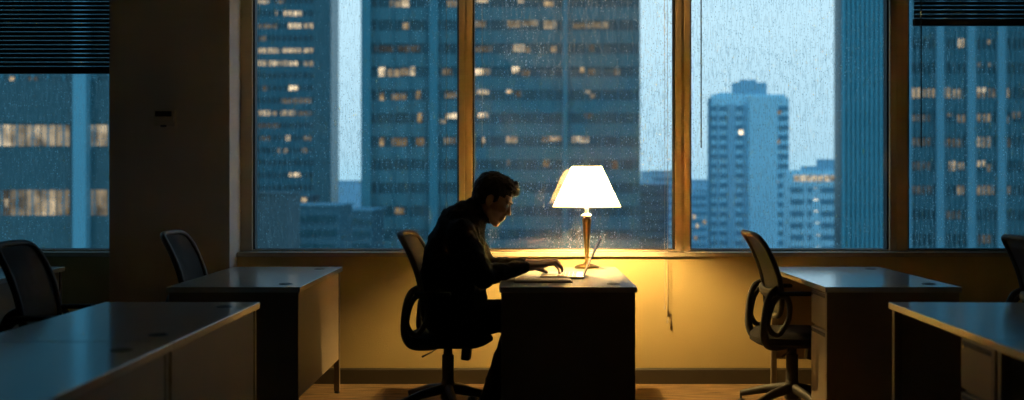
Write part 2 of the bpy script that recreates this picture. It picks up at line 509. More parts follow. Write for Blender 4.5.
# ------------------------------------------------------------------ blinds
def blind(label, x0, x1, zb, closed=True, cords=(), wand=None, group=None, y=7.50):
    """venetian blind: head rail, slats, bottom rail, with the cords and the wand that hang from it"""
    t = thing('venetian_blind', label, 'blind', ((x0 + x1) / 2, y, WTOP - .02), 0, group)
    hw = (x1 - x0) / 2
    zz = lambda z: z - (WTOP - .02)
    bm = bmesh.new(); rbox(bm, (-hw, -.022, -.045), (hw, .022, 0), .004)
    obj('head_rail', bm, M['rail'], t)
    bm = bmesh.new()
    pitch = .0275 if closed else .004
    z = zz(zb) + .062
    while z < -.05 if closed else z < zz(zb) + .062 + .22:
        if closed:
            tl = math.radians(77)      # crowned slat turned nearly shut, a chink of daylight between slats
            rings = []
            for x in (-hw + .004, hw - .004):
                up_ = [(q, .0018 * (1 - (q / .0125) ** 2)) for q in (-.0125, -.006, 0, .006, .0125)]
                dn_ = [(q, c - .0006) for q, c in reversed(up_)]
                rings.append([V(x, q * math.cos(tl) - c * math.sin(tl), z + q * math.sin(tl) + c * math.cos(tl)) for q, c in up_ + dn_])
            rings_to_skin(bm, rings)
        else:
            rbox(bm, (-hw + .004, -.024, z), (hw - .004, .024, z + .0012), .0005, 1)
        z += pitch
    obj('slats', bm, M['slat'], t)
    bm = bmesh.new(); rbox(bm, (-hw, -.016, zz(zb)), (hw, .016, zz(zb) + .046), .006, 3)
    obj('bottom_rail', bm, M['rail'], t)
    for (cx, ztop_end, tassel) in cords:
        bm = bmesh.new(); x = cx - t.location.x
        tube(bm, [(x, -.045, -.03), (x + .002, -.058, zz(1.6)), (x, -.060, zz(ztop_end))], .0013, 8)
        c = obj('lift_cord', bm, M['cord'], t)
        if tassel:
            bm = bmesh.new()
            lathe(bm, [(.002, 0), (.006, .001), (.0065, .008), (.004, .026), (.0015, .032)], 12, (x, -.060, zz(ztop_end) - .032))
            obj('cord_weight', bm, M['cord'], c)
    if wand:
        bm = bmesh.new(); x = wand[0] - t.location.x
        tube(bm, [(x, -.045, -.03), (x, -.047, zz(wand[1]))], .0042, 6)
        obj('tilt_wand', bm, M['wand'], t)
    return t

blind('lowered dark venetian blind filling the top of the leftmost window', RX0 + .05, PIER[0] - .004, 1.958)
blind('raised venetian blind above the pane left of the seated person, thin cord showing', PIER[1] + .01, -.42, 2.46, False, cords=[(-.49, .93, False), (-1.67, 1.0, False)])
blind('raised venetian blind above the pane behind the lamp, two long cords hanging below the sill', -.40, .965, 2.46, False, cords=[(.885, .50, True), (.903, .415, True), (-.265, 1.52, True)])
blind('raised venetian blind above the pane showing open sky, only its tilt wand in view', .985, 2.37, 2.46, False, wand=(1.117, 1.487))
blind('dark venetian blind lowered a little way at the top of the rightmost window', 2.47, RX1 - .05, 2.262, wand=(2.505, 1.487))

# ------------------------------------------------------------------ thermostat on the pier
t = thing('thermostat', 'small boxy thermostat with a dark window mounted high on the dark pier', 'thermostat', (-2.205, PIER_Y, 1.662))
bm = bmesh.new(); rbox(bm, (-.072, -.008, -.062), (.072, 0, .062), .003); obj('wall_plate', bm, M['thermo'], t)
bm = bmesh.new(); rbox(bm, (-.062, -.038, -.052), (.062, -.006, .052), .006, 3); obj('housing', bm, M['thermo'], t)
bm = bmesh.new(); rbox(bm, (-.052, -.042, .012), (.048, -.037, .044), .002); obj('display_window', bm, M['thermo_dark'], t)
bm = bmesh.new(); rbox(bm, (-.018, -.046, -.053), (.018, -.037, -.040), .002); obj('set_slider', bm, M['thermo_dark'], t)

# ------------------------------------------------------------------ desks
TOP = .76
def desk(label, x0, y0, w, ln, yaw=0.0, pedestal=True, group=None):
    """x0,y0 = near left corner; long side runs away from the camera; the user sits on the left"""
    t = thing('office_desk', label, 'desk', (x0, y0, 0), yaw, group)
    bm = bmesh.new(); rbox(bm, (0, 0, TOP - .028), (w, ln, TOP), .0035, 3)
    top = obj('desk_top', bm, M['desk_top'], t)
    # legs: square posts just inside each corner
    i = .012; p = .034
    for (lx, ly) in ((i, i), (w - i - p, i), (i, ln - i - p), (w - i - p, ln - i - p)):
        bm = bmesh.new(); rbox(bm, (lx, ly, .012), (lx + p, ly + p, TOP - .028), .003)
        leg = obj('leg', bm, M['desk_metal'], t)
        bm = bmesh.new(); lathe(bm, [(.016, 0), (.018, .004), (.014, .012)], 14, (lx + p / 2, ly + p / 2, 0)); obj('levelling_foot', bm, M['grommet'], leg)
    zb = .205
    for yy, z0 in ((i - .004, .09), (ln - i - .020, zb)):
        bm = bmesh.new(); rbox(bm, (i + p if yy > .5 else i - .002, yy, z0), (w - i - p if yy > .5 else w - i + .002, yy + .022, TOP - .0285), .002)
        obj('end_panel', bm, M['desk_side'], t)
    bm = bmesh.new(); rbox(bm, (w - i - .026, i + p + .001, zb), (w - i - .004, ln - i - p - .001, TOP - .0285), .002)
    obj('modesty_panel', bm, M['desk_side'], t)
    for gy in (.17, ln - .19):
        bm = bmesh.new()
        lathe(bm, [(.034, 0), (.034, .002), (.030, .004), (.024, .004), (.022, .0022), (.001, .0022)], 28, (w - .105, gy, TOP - .0005))
        obj('cable_grommet', bm, M['grommet'], t)
    if pedestal:
        ya, yb = i + .024, .362
        xa, xb = .020, w - .16
        bm = bmesh.new(); rbox(bm, (xa + .018, ya, .05), (xb, yb, TOP - .0287), .002)
        ped = obj('pedestal', bm, M['desk_side'], t)
        zs = [(.545, .722), (.070, .528)]
        for k, (a, b) in enumerate(zs):
            bm = bmesh.new()
            rbox(bm, (xa, ya + .004, a), (xa + .018, yb - .003, b), .002)
            d = obj('drawer', bm, M['drawer'], t)
            bm = bmesh.new()       # lipped grip along the top of the drawer front
            prof = [(0, 0), (-.004, -.004), (-.004, -.016), (0, -.020)]
            rings_to_skin(bm, [[V(xa + px, yq, b - .006 + pz) for px, pz in prof] for yq in (ya + .02, yb - .02)])
            obj('drawer_pull', bm, M['dark_gap'], d)
        bm = bmesh.new()
        tube(bm, [(xa + .001, yb - .035, .695), (xa - .004, yb - .035, .695)], .007, 14); obj('drawer_lock', bm, M['chrome'], t)
    return t

D_LW, D_LN = .674, 1.36
desk('grey laminate desk left of the seated person, bare and beside the pier', -1.757, 5.80, .658, D_LN)
desk('desk the seated person works at, with the lit lamp and laptop on it', -.123, 5.80, .680, D_LN)
desk('desk right of the lamp with drawers facing the empty chair', 1.477, 5.80, .672, D_LN)
desk('long dark desk in the bottom left foreground, its far end nearest the pier', -1.803, 3.84, .667, 1.245)
desk('foreground desk in the bottom right corner with an orange lit edge and drawers', 1.533, 3.868, .672, 1.215, yaw=-.028)
desk('nearest left desk, pushed end to end against the long foreground desk', -1.803, 2.46, .667, 1.375)
desk('nearest right desk, beyond the seam of the bottom right foreground desk', 1.495, 2.62, .672, 1.243, yaw=-.028)
desk('desk mostly hidden behind the chair at the left edge, corner by the left window', -3.452, 5.80, .672, D_LN)

# ------------------------------------------------------------------ chairs
def make_chair(label, group='task chairs', star=0.0):
    t = thing('office_chair', label, 'chair', (0, 0, 0), 0, group)
    # star base
    bm = bmesh.new()
    lathe(bm, [(.030, .085), (.042, .095), (.044, .150), (.034, .190), (.030, .200)], 24)
    for k in range(5):
        a = star + 2 * PI * k / 5
        d = V(math.cos(a), math.sin(a), 0)
        tube(bm, [d * .02 + V(0, 0, .150), d * .16 + V(0, 0, .128), d * .305 + V(0, 0, .088)], [.030, .024, .016], 16, V(0, 0, 1), .8)
    obj('star_base', bm, M['chair_plastic'], t)
    for k in range(5):
        a = star + 2 * PI * k / 5
        d = V(math.cos(a), math.sin(a), 0); s = V(-math.sin(a), math.cos(a), 0)
        c = d * .305
        bm = bmesh.new()
        tube(bm, [c + V(0, 0, .085), c + V(0, 0, .040)], .007, 8)
        ball(bm, c + V(0, 0, .048), (.016, .016, .014), sub=2)
        ca = obj('caster', bm, M['chair_plastic'], t)
        bm = bmesh.new()
        for sg in (-1, 1):
            tube(bm, [c + s * sg * .006 + V(0, 0, .0285), c + s * sg * .010 + V(0, 0, .0285), c + s * sg * .022 + V(0, 0, .0285)], [.024, .0285, .026], 20)
        obj('wheel', bm, M['rubber'], ca)
    bm = bmesh.new()
    lathe(bm, [(.033, .19), (.033, .33), (.024, .335), (.024, .40)], 24)
    obj('gas_column', bm, M['chair_plastic'], t)
    bm = bmesh.new()
    rbox(bm, (-.10, -.07, .372), (.11, .07, .418), .014, 3)
    rbox(bm, (.035, -.035, .315), (.085, .035, .385), .010, 3, Matrix.Rotation(.12, 4, 'Y'))
    obj('tilt_mechanism', bm, M['chair_plastic'], t)
    bm = bmesh.new()
    tube(bm, [(-.03, -.06, .385), (-.06, -.17, .370), (-.10, -.215, .352)], [.006, .006, .010], 10, flat=.6)
    obj('height_lever', bm, M['chair_plastic'], t)
    # seat: padded cushion with a rounded front edge
    bm = bmesh.new()
    nx, ny = 18, 14
    hx, hy = .235, .235
    def seat_pt(u, v, top):
        # superellipse plan
        x = u; y = v
        px = x * math.sqrt(max(0, 1 - .36 * y * y)) * hx
        py = y * math.sqrt(max(0, 1 - .36 * x * x)) * hy * 1.02
        e = max(abs(x), abs(y))
        roll = (1 - e ** 8)
        z = .435 + .035 * roll + .006 * (x * -1) * 0 - .018 * max(0, x - .55) ** 1 * 2 + .010 * y * y if top else .412 - .026 * roll
        return V(px + .01, py, z)
    grid = {}
    for top in (0, 1):
        for i in range(nx + 1):
            for j in range(ny + 1):
                grid[top, i, j] = bm.verts.new(seat_pt(-1 + 2 * i / nx, -1 + 2 * j / ny, top))
        for i in range(nx):
            for j in range(ny):
                f = [grid[top, i, j], grid[top, i + 1, j], grid[top, i + 1, j + 1], grid[top, i, j + 1]]
                bm.faces.new(f if top else f[::-1])
    ring = [(i, 0) for i in range(nx)] + [(nx, j) for j in range(ny)] + [(i, ny) for i in range(nx, 0, -1)] + [(0, j) for j in range(ny, 0, -1)]
    for q in range(len(ring)):
        a, b = ring[q], ring[(q + 1) % len(ring)]
        bm.faces.new((grid[0, a[0], a[1]], grid[0, b[0], b[1]], grid[1, b[0], b[1]], grid[1, a[0], a[1]]))
    obj('seat', bm, M['chair_fabric'], t)
    # backrest outline in (y, s) where s runs up the leaning back
    def bp(y, s, off=0.0):
        # leaning spine curve: s 0 .. 1 from z .545 to 1.0
        x = -.118 - .030 * s - .095 * s ** 2.2 + .012 * math.sin(PI * s) + .030 * (1 - (y / .23) ** 2) * -1 * (.6 + .3 * s) + .02
        z = .555 + .440 * s
        return V(x + off, y, z)
    loop = []
    hw0, hw1 = .175, .205
    for (y, s) in ((-.10, .0), (.10, .0), (.165, .03), (.200, .12), (.222, .32), (.226, .55), (.222, .78), (.205, .93), (.165, .985), (.08, 1.0), (-.08, 1.0), (-.165, .985), (-.205, .93), (-.222, .78), (-.226, .55), (-.222, .32), (-.200, .12), (-.165, .03)):
        loop.append(bp(y, s))
    bm = bmesh.new(); tube(bm, loop, .0155, 16, V(1, 0, 0), 1.0, closed=True, sub=4)
    bk = obj('backrest_frame', bm, M['chair_plastic'], t)
    bm = bmesh.new()
    ns, nyy = 18, 12
    g = []
    for a in range(ns + 1):
        s = a / ns
        w = .095 + (.222 - .095) * min(1, (s / .14)) ** .5 if s < .14 else .222
        if s > .82: w = .222 - .10 * ((s - .82) / .18) ** 2.4
        g.append([bm.verts.new(bp(w * (-1 + 2 * b / nyy), .005 + s * .99, .002)) for b in range(nyy + 1)])
    for a in range(ns):
        for b in range(nyy):
            bm.faces.new((g[a][b], g[a][b + 1], g[a + 1][b + 1], g[a + 1][b]))
    r = bmesh.ops.solidify(bm, geom=list(bm.faces), thickness=.003)
    obj('back_mesh', bm, M['net'], bk)
    # lumbar pad
    bm = bmesh.new()
    tube(bm, [bp(-.19, .30, -.018), bp(-.10, .28, -.022), bp(0, .27, -.024), bp(.10, .28, -.022), bp(.19, .30, -.018)], .016, 8, V(1, 0, 0), 1.6, sub=3)
    obj('lumbar_support', bm, M['chair_plastic'], bk)
    # J shaped bars that sweep from the back, out behind and under the seat
    bm = bmesh.new()
    for sg in (-1, 1):
        y = .215 * sg
        tube(bm, [(-.125, y * .98, .715), (-.160, y * 1.04, .690), (-.184, y * 1.06, .630), (-.194, y * 1.04, .550), (-.196, y * .98, .470), (-.176, y * .88, .415), (-.130, y * .66, .390), (-.050, y * .3, .384)],
             [.012, .014, .015, .017, .018, .018, .016, .013], 16, V(0, 1, 0), 1.25, sub=4)
    obj('back_support', bm, M['chair_plastic'], t)
    for sg in (-1, 1):
        y = .235 * sg
        bm = bmesh.new()
        tube(bm, [(-.180, y, .540), (-.160, y * 1.03, .625), (-.125, y * 1.05, .672), (-.085, y * 1.05, .668), (-.068, y * 1.05, .620), (-.072, y * 1.03, .555), (-.095, y, .505), (-.120, y * .98, .472), (-.150, y * .98, .472), (-.172, y * .98, .500)],
             0.012, 16, V(0, 1, 0), 1.2, closed=True, sub=4)
        arm = obj('armrest', bm, M['chair_plastic'], t)
        bm = bmesh.new(); rbox(bm, (-.135, y * 1.05 - .030, .676), (.055, y * 1.05 + .030, .696), .009, 3)
        obj('arm_pad', bm, M['chair_fabric'], arm)
    return t

ch0 = make_chair('black mesh-back office chair the seated person is sitting on')
def put(o, x, y, rz, label=None, z=0):
    o.location = (x, y, z); o.rotation_euler = (0, 0, rz)
    if label: o['label'] = label
    return o
put(copy_tree(ch0), 1.465, 6.46, 0.0, 'empty black office chair beside the orange lit wall, tucked under a desk')
put(copy_tree(ch0), -1.69, 6.46, 0.0, 'dark office chair in front of the pier, its backrest rising behind the bare left desk')
put(copy_tree(ch0), -2.085, 5.36, 0.03, 'large dark office chair at the left edge of the picture, behind the foreground desk')
put(copy_tree(ch0), 2.705, 5.92, 0.0, 'dark office chair cut off by the right edge of the picture')
put(ch0, -.415, 6.45, -.10)

# ------------------------------------------------------------------ the lamp
LX, LY = .375, 7.06
t = thing('table_lamp', 'lit table lamp with cream tapered shade and slim brass stem on the desk', 'lamp', (LX, LY, TOP + .0005))
bm = bmesh.new()
lathe(bm, [(.074, 0), (.076, .004), (.074, .010), (.060, .016), (.040, .022), (.020, .028), (.014, .036), (.012, .045)], 40)
obj('lamp_base', bm, M['brass'], t)
bm = bmesh.new()
lathe(bm, [(.011, .040), (.012, .06), (.015, .12), (.019, .18), (.024, .245), (.028, .285), (.027, .296), (.016, .300), (.010, .306)], 32)
obj('stem', bm, M['brass'], t)
bm = bmesh.new()
lathe(bm, [(.010, .302), (.024, .306), (.030, .314), (.024, .322), (.012, .326), (.010, .350), (.014, .352), (.010, .356), (.010, .400), (.016, .402), (.017, .435), (.010, .438)], 28)
obj('socket', bm, M['paper'], t)
bm = bmesh.new(); lathe(bm, [(.010, .436), (.020, .446), (.030, .465), (.033, .485), (.028, .506), (.014, .518), (.002, .520)], 20)
bulb = obj('bulb', bm, M['bulb'], t)
ZB, ZT, RB, RT = .365, .606, .203, .088
bm = bmesh.new()
n = 64
rings = []
for (r, z) in [(RB + (RT - RB) * q / 6, ZB + (ZT - ZB) * q / 6) for q in range(7)]:
    rings.append([V(r * math.cos(2 * PI * j / n), r * math.sin(2 * PI * j / n), z) for j in range(n)])
rings_to_skin(bm, rings, cap=False)
sh = obj('lamp_shade', bm, M['shade'], t)
bm = bmesh.new()
for r, z in ((RB, ZB), (RT, ZT)):
    tube(bm, [(r * math.cos(2 * PI * j / n), r * math.sin(2 * PI * j / n), z) for j in range(n)], .0035, 6, V(0, 0, 1), closed=True)
obj('shade_trim', bm, M['trim'], sh)
bm = bmesh.new()
for k in range(3):
    a = 2 * PI * k / 3 + .4
    tube(bm, [(0, 0, ZT - .02), (RT * math.cos(a), RT * math.sin(a), ZT - .008)], .0018, 6)
tube(bm, [(0, 0, .437), (.045, 0, .46), (.052, 0, .50), (.035, 0, .555), (0, 0, ZT - .015), (-.035, 0, .555), (-.052, 0, .50), (-.045, 0, .46), (0, 0, .437)], .0016, 6, sub=3)
obj('harp', bm, M['brass'], sh)

# ------------------------------------------------------------------ laptop and notebook
t = thing('laptop', 'open thin laptop under the person\'s hands on the lit desk', 'laptop', (.085, 6.262, TOP), -.055)
LW, LD = .325, .232
bm = bmesh.new(); rbox(bm, (0, 0, .002), (LD, LW, .015), .005, 3); obj('keyboard_base', bm, M['laptop'], t)
bm = bmesh.new()
for r in range(5):
    for c in range(14):
        x = LD - .040 - r * .021; y = .018 + c * .0208
        rbox(bm, (x - .018, y, .0145), (x, y + .0180, .0165), .0015, 1)
obj('keys', bm, M['keys'], t)
bm = bmesh.new(); rbox(bm, (.012, .110, .0146), (.080, .215, .0156), .0004, 1); obj('trackpad', bm, M['laptop'], t)
lid = Matrix.Translation((LD - .003, 0, .014)) @ Matrix.Rotation(math.radians(25), 4, 'Y')
bm = bmesh.new(); rbox(bm, (-.002, .003, 0), (.003, LW - .003, .222), .002, 3, lid); scr = obj('screen_lid', bm, M['lid'], t)
bm = bmesh.new(); box(bm, (-.0028, .012, .012), (-.002, LW - .012, .212), lid); obj('screen', bm, M['screen'], scr)
bm = bmesh.new(); tube(bm, [(LD - .003, .05, .014), (LD - .003, LW - .05, .014)], .0055, 10); obj('hinge', bm, M['cover'], t)

t = thing('notebook', 'flat pale notebook with black cover lying at the near edge of the desk', 'notebook', (-.050, 6.035, TOP + .0005), .0)
bm = bmesh.new(); rbox(bm, (0, 0, 0), (.300, .175, .006), .0028, 3); obj('notebook_cover', bm, M['cover'], t)
bm = bmesh.new(); rbox(bm, (.004, .004, .006), (.292, .171, .013), .002, 2); obj('pages', bm, M['paper'], t)

# ------------------------------------------------------------------ the person
PX, PY = 0.0, 6.42
def P(x, y, z): return V(x, PY + y, z)
person = thing('person', 'person in a dark sweater sitting hunched at the desk, typing on the laptop', 'person', (-.41, PY, .0))
BASE = person.location.copy()
hc = P(-.163, -.005, 1.180)                       # centre of the head
pitch = math.radians(27)
fx = V(math.cos(-pitch), -.10, math.sin(-pitch)).normalized()
up = V(math.sin(pitch), 0, math.cos(pitch)); up = (up - fx * up.dot(fx)).normalized()
sd = up.cross(fx)                                  # person's left
HM = Matrix((fx, sd, up)).transposed()
def H(f, s, u): return hc + fx * f + sd * s + up * u

def loft(bm, secs, n=28):
    """secs: (centre, half fore-aft, half side)"""
    rings = []
    for i, (c, rf, rs) in enumerate(secs):
        d = secs[min(i + 1, len(secs) - 1)][0] - secs[max(i - 1, 0)][0]
        _, s, tt = frame_of(d, V(0, 1, 0))
        ring = []
        for j in range(n):
            a = 2 * PI * j / n
            ca, sa = math.cos(a), math.sin(a)
            k = (abs(ca) ** 2.5 + abs(sa) ** 2.5) ** (-1 / 2.5)
            ring.append(c + s * ca * k * rs + tt * sa * k * rf)
        rings.append(ring)
    rings_to_skin(bm, rings)

TORSO = [(P(-.375, 0, .470), .120, .160), (P(-.385, 0, .520), .150, .180), (P(-.385, 0, .620), .155, .180), (P(-.385, 0, .730), .150, .172),
         (P(-.380, 0, .840), .142, .180), (P(-.362, 0, .945), .132, .195), (P(-.338, 0, 1.020), .115, .192), (P(-.312, 0, 1.070), .098, .150), (P(-.275, 0, 1.110), .074, .090)]
def arms(sg):
    sh_ = P(-.335, sg * .190, 1.000)
    el = P(-.215, sg * .275, .788)
    wr = P(.020, sg * .115, .822)
    return sh_, el, wr
LEG = {}
for sg in (-1, 1):
    LEG[sg] = (P(-.385, sg * .095, .525), P(.020, sg * .125, .560), P(-.185, sg * .125, .110))

def body_parts(bm, g, arm=True, leg=True, torso=True):
    if torso:
        loft(bm, [(c, a + g, b + g) for c, a, b in TORSO])
    for sg in (-1, 1):
        if arm:
            s, e_, w = arms(sg)
            ball(bm, s + V(.0, 0, -.005), (.062 + g, .062 + g, .062 + g))
            capsule(bm, P(-.35, sg * .10, 1.02), s, .065 + g, .058 + g)
            capsule(bm, s, e_, .056 + g, .043 + g)
            mid = e_.lerp(w, .35)
            capsule(bm, e_, mid, .042 + g, .040 + g); capsule(bm, mid, w, .040 + g, .026 + g * .8)
        if leg:
            h, k, a = LEG[sg]
            capsule(bm, h, k, .085 + g, .058 + g)
            m2 = k.lerp(a, .3) + V(-.02, 0, 0)
            capsule(bm, k, m2, .055 + g, .055 + g); capsule(bm, m2, a, .055 + g, .034 + g)

bm = bmesh.new()
body_parts(bm, 0.0)
# neck
capsule(bm, P(-.285, 0, 1.085), P(-.205, 0, 1.135), .070, .064); capsule(bm, P(-.205, 0, 1.135), H(-.035, 0, -.03), .056, .060)
# head
ball(bm, H(-.018, 0, .030), (.102, .080, .098), HM)
ball(bm, H(.030, 0, .005), (.066, .068, .085), HM)
ball(bm, H(.030, 0, -.060), (.058, .056, .062), HM)
capsule(bm, H(.000, .045, -.070), H(.068, .016, -.112), .026, .019); capsule(bm, H(.000, -.045, -.070), H(.068, -.016, -.112), .026, .019)
ball(bm, H(.069, 0, -.108), (.021, .024, .019), HM)
ball(bm, H(.074, 0, -.085), (.018, .026, .026), HM)
ball(bm, H(.084, 0, -.052), (.017, .024, .018), HM)                         # chin
capsule(bm, H(.086, 0, .012), H(.107, 0, -.030), .0095, .0125)                # nose
ball(bm, H(.108, 0, -.034), (.0135, .013, .011), HM)
for s in (-1, 1):
    ball(bm, H(.098, s * .012, -.040), (.010, .008, .008), HM)
    capsule(bm, H(.092, s * .012, .024), H(.078, s * .046, .024), .010, .010)  # brow
    ball(bm, H(.070, s * .044, -.022), (.024, .020, .020), HM)                 # cheek
    ear = HM @ Matrix.Rotation(s * .25, 3, 'Z')
    ball(bm, H(-.010, s * .082, -.010), (.022, .009, .034), ear)
    capsule(bm, H(-.008, s * .078, -.034), H(-.002, s * .078, -.040), .008, .007)
capsule(bm, H(.094, -.020, -.067), H(.094, .020, -.067), .0075, .0075)         # upper lip
capsule(bm, H(.090, -.017, -.080), H(.090, .017, -.080), .0080, .0080)         # lower lip
ball(bm, H(.080, 0, -.070), (.020, .030, .022), HM)
# hands
def hand(bm, sg):
    """palm, four bent fingers of different lengths resting on the keys, thumb from the side of the palm"""
    w = arms(sg)[2]
    yaw = -sg * .20
    R = Matrix.Rotation(yaw, 3, 'Z')
    def q(x, y, z): return w + R @ V(x * 1.12, y * sg * 1.12, z * 1.12)
    # y positive = little finger side (outer), negative = thumb side (inner)
    capsule(bm, w, q(.022, 0, .002), .026, .026)
    for (a, b) in (((.018, -.018, .004), (.088, -.030, .012)), ((.018, -.006, .005), (.094, -.010, .016)), ((.018, .007, .004), (.091, .010, .014)), ((.016, .018, .001), (.084, .029, .008))):
        capsule(bm, q(*a), q(*b), .0165, .0125)
    fingers = [(-.030, .088, .012, .048, 1.0), (-.010, .094, .016, .053, 1.05), (.010, .091, .014, .050, 1.0), (.029, .084, .008, .040, .85)]
    for (y, x, z, l1, k) in fingers:
        a = q(x, y, z)
        b = q(x + l1 * .90, y * 1.12, z + .006)
        c = q(x + l1 * .90 + .024 * k, y * 1.18, z - .016)
        d = q(x + l1 * .90 + .031 * k, y * 1.20, z - .036)
        capsule(bm, a, b, .0105 * k, .0092 * k, 10); capsule(bm, b, c, .0092 * k, .0084 * k, 10); capsule(bm, c, d, .0084 * k, .0072 * k, 10)
    capsule(bm, q(.020, -.022, -.004), q(.052, -.046, -.012), .0165, .0125, 10)
    capsule(bm, q(.052, -.046, -.012), q(.080, -.052, -.022), .0115, .0100, 10); capsule(bm, q(.080, -.052, -.022), q(.103, -.047, -.031), .0100, .0082, 10)
for sg in (-1, 1): hand(bm, sg)
for sg in (-1, 1):   # feet inside the shoes
    a = LEG[sg][2]
    capsule(bm, a + V(0, 0, -.02), a + V(.02, 0, -.06), .034, .034); capsule(bm, a + V(-.02, 0, -.065), a + V(.15, sg * .01, -.078), .030, .022)
bm.transform(Matrix.Translation(-BASE))
body = remeshed(bm, 'body', M['skin'], person, .0046, 3)

bm = bmesh.new()
def wr_noise(sc, amt):
    return lambda co: amt * noise.noise(co * sc) + amt * .5 * noise.noise(co * sc * 2.3)
loft(bm, [(c, a + g_, b + .018) for (c, a, b), g_ in zip(TORSO[1:], (.020, .026, .030, .028, .024, .022, .022, .018))])
for sg in (-1, 1):
    s, e_, w = arms(sg)
    ball(bm, s, .078); capsule(bm, P(-.36, sg * .09, 1.01), s, .094, .080)
    capsule(bm, s, e_, .078, .070)
    w2 = e_.lerp(w, .90); mid = e_.lerp(w, .4)
    capsule(bm, e_, mid, .062, .052); capsule(bm, mid, w2, .052, .037)
    d = (w - e_).normalized(); capsule(bm, w2 - d * .02, w2 + d * .002, .038, .037)
tube(bm, [P(-.262 + .078 * math.cos(a), .080 * math.sin(a), 1.112 - .050 * math.cos(a)) for a in [2 * PI * q / 20 for q in range(20)]], .015, 8, V(0, 0, 1), closed=True)
capsule(bm, P(-.335, 0, 1.035), P(-.272, 0, 1.105), .135, .088)
loft(bm, [(P(-.338, 0, 1.02), .12, .19), (P(-.300, 0, 1.085), .090, .12), (P(-.272, 0, 1.112), .078, .085)])
bm.transform(Matrix.Translation(-BASE))
remeshed(bm, 'sweater', M['sweater'], person, .0075, 4, wr_noise(16, .009))
bm = bmesh.new()
loft(bm, [(c, a + .010, b + .010) for c, a, b in TORSO[:4]])
for sg in (-1, 1):
    h, k, a = LEG[sg]
    capsule(bm, h, k, .095, .070)
    m2 = k.lerp(a, .35) + V(-.02, 0, 0)
    capsule(bm, k, m2, .068, .068); capsule(bm, m2, a + V(0, 0, -.005), .068, .050)
bm.transform(Matrix.Translation(-BASE))
remeshed(bm, 'trousers', M['trousers'], person, .009, 4, wr_noise(13, .007))
# hair
bm = bmesh.new()
ball(bm, H(-.022, 0, .048), (.113, .090, .098), HM)
ball(bm, H(-.050, 0, .010), (.078, .084, .085), HM)
ball(bm, H(.040, 0, .095), (.066, .066, .036), HM)
ball(bm, H(.074, 0, .088), (.036, .056, .024), HM)
ball(bm, H(-.075, 0, -.035), (.040, .060, .045), HM)
for s in (-1, 1):
    capsule(bm, H(.020, s * .078, .03), H(.014, s * .079, -.010), .011, .007)
for q in range(34):
    a = random.uniform(-1.3, 1.3); b = random.uniform(-.3, 1.0)
    c = H(.055 * b + .02, .075 * math.sin(a), .062 + .075 * math.cos(a))
    d = c + fx * random.uniform(.006, .018) + sd * random.uniform(-.015, .015) + up * random.uniform(-.010, .005)
    capsule(bm, c, d, .010, .004, 6)
bm.transform(Matrix.Translation(-BASE))
hr = remeshed(bm, 'hair', M['hair'], person, .0045, 2, wr_noise(45, .006))
# trim the part of the hair that would cover the face
inv = HM.transposed()
me = hr.data
b2 = bmesh.new(); b2.from_mesh(me)
dead = []
for v in b2.verts:
    loc = inv @ (v.co + BASE - hc)
    if loc.x > .058 and loc.z < .052: dead.append(v)
    elif loc.x > .030 and loc.z < .030 and abs(loc.y) < .085: dead.append(v)
bmesh.ops.delete(b2, geom=dead, context='VERTS'); b2.to_mesh(me); b2.free()
for s in (-1, 1):
    bm = bmesh.new(); ball(bm, H(.080, s * .031, .002) - BASE, .0125, sub=2); obj('eye', bm, M['eye'], person)
    bm = bmesh.new(); capsule(bm, H(.098, s * .014, .022) - BASE, H(.086, s * .046, .024) - BASE, .0045, .003, 8); obj('eyebrow', bm, M['hair'], person)
for sg in (-1, 1):
    a = LEG[sg][2] - BASE
    bm = bmesh.new()
    capsule(bm, a + V(-.01, 0, -.015), a + V(.005, 0, -.05), .048, .046)
    capsule(bm, a + V(-.035, 0, -.062), a + V(.10, sg * .008, -.064), .042, .044); capsule(bm, a + V(.10, sg * .008, -.066), a + V(.165, sg * .012, -.074), .043, .034)
    for v in bm.verts: v.co.z = max(v.co.z, .004)
    remeshed(bm, 'shoe', M['shoe'], person, .006, 2)

# ------------------------------------------------------------------ the city outside
GZ = -48.0
def wx(px, D): return (px - VX) * D / F
def wz(py, D): return CAMZ + (VY - py) * D / F
bm = bmesh.new(); box(bm, (-900, 25, GZ - 1), (900, 1500, GZ)); tag(struct('ground_city', bm, M['city_ground']), 'dark city ground far below the windows')

T = {}
T['glass'] = facade('tower_blue_glass', (.016, .110, .138), .25, .2, .35)
T['glass2'] = facade('tower_deep_glass', (.006, .062, .080), .3, .2, .35)
T['spandrel'] = facade('tower_spandrel', (.030, .165, .210), .2, .3, .5)
T['spandrel2'] = facade('tower_grey_spandrel', (.045, .165, .198), .2, .3, .6)
T['pale'] = facade('tower_pale_column', (.09, .28, .36), .12, .3, .6)
T['rib'] = facade('tower_rib', (.034, .19, .245), .15, .3, .6)
T['rib_pale'] = facade('pale_tower_rib', (.05, .30, .39), .15, .3, .6)
T['conc'] = facade('haze_tinted_concrete', (.46, .80, .92), .07, .1, .8, .1)  # pale concrete, with distance haze painted into its colour
T['conc_mid'] = facade('haze_tinted_concrete_mid', (.28, .54, .68), .10, .1, .8, .1)  # middle tone, haze of the distance mixed into the colour
T['far_glass'] = facade('haze_tinted_window_band', (.11, .29, .39), .15, .2, .6, .1)  # far windows, lightened and blued in colour to stand for haze
T['low'] = facade('low_block_wall', (.040, .125, .165), .2, .1, .8)
T['brown'] = facade('brown_block_wall', (.070, .115, .130), .2, .1, .8)
T['roof'] = facade('pale_roof', (.10, .28, .37), .15, .1, .7)
T['far'] = facade('haze_tinted_block', (.30, .56, .72), .08, .02, .9, .05)  # skyline walls, air haze put into the base colour

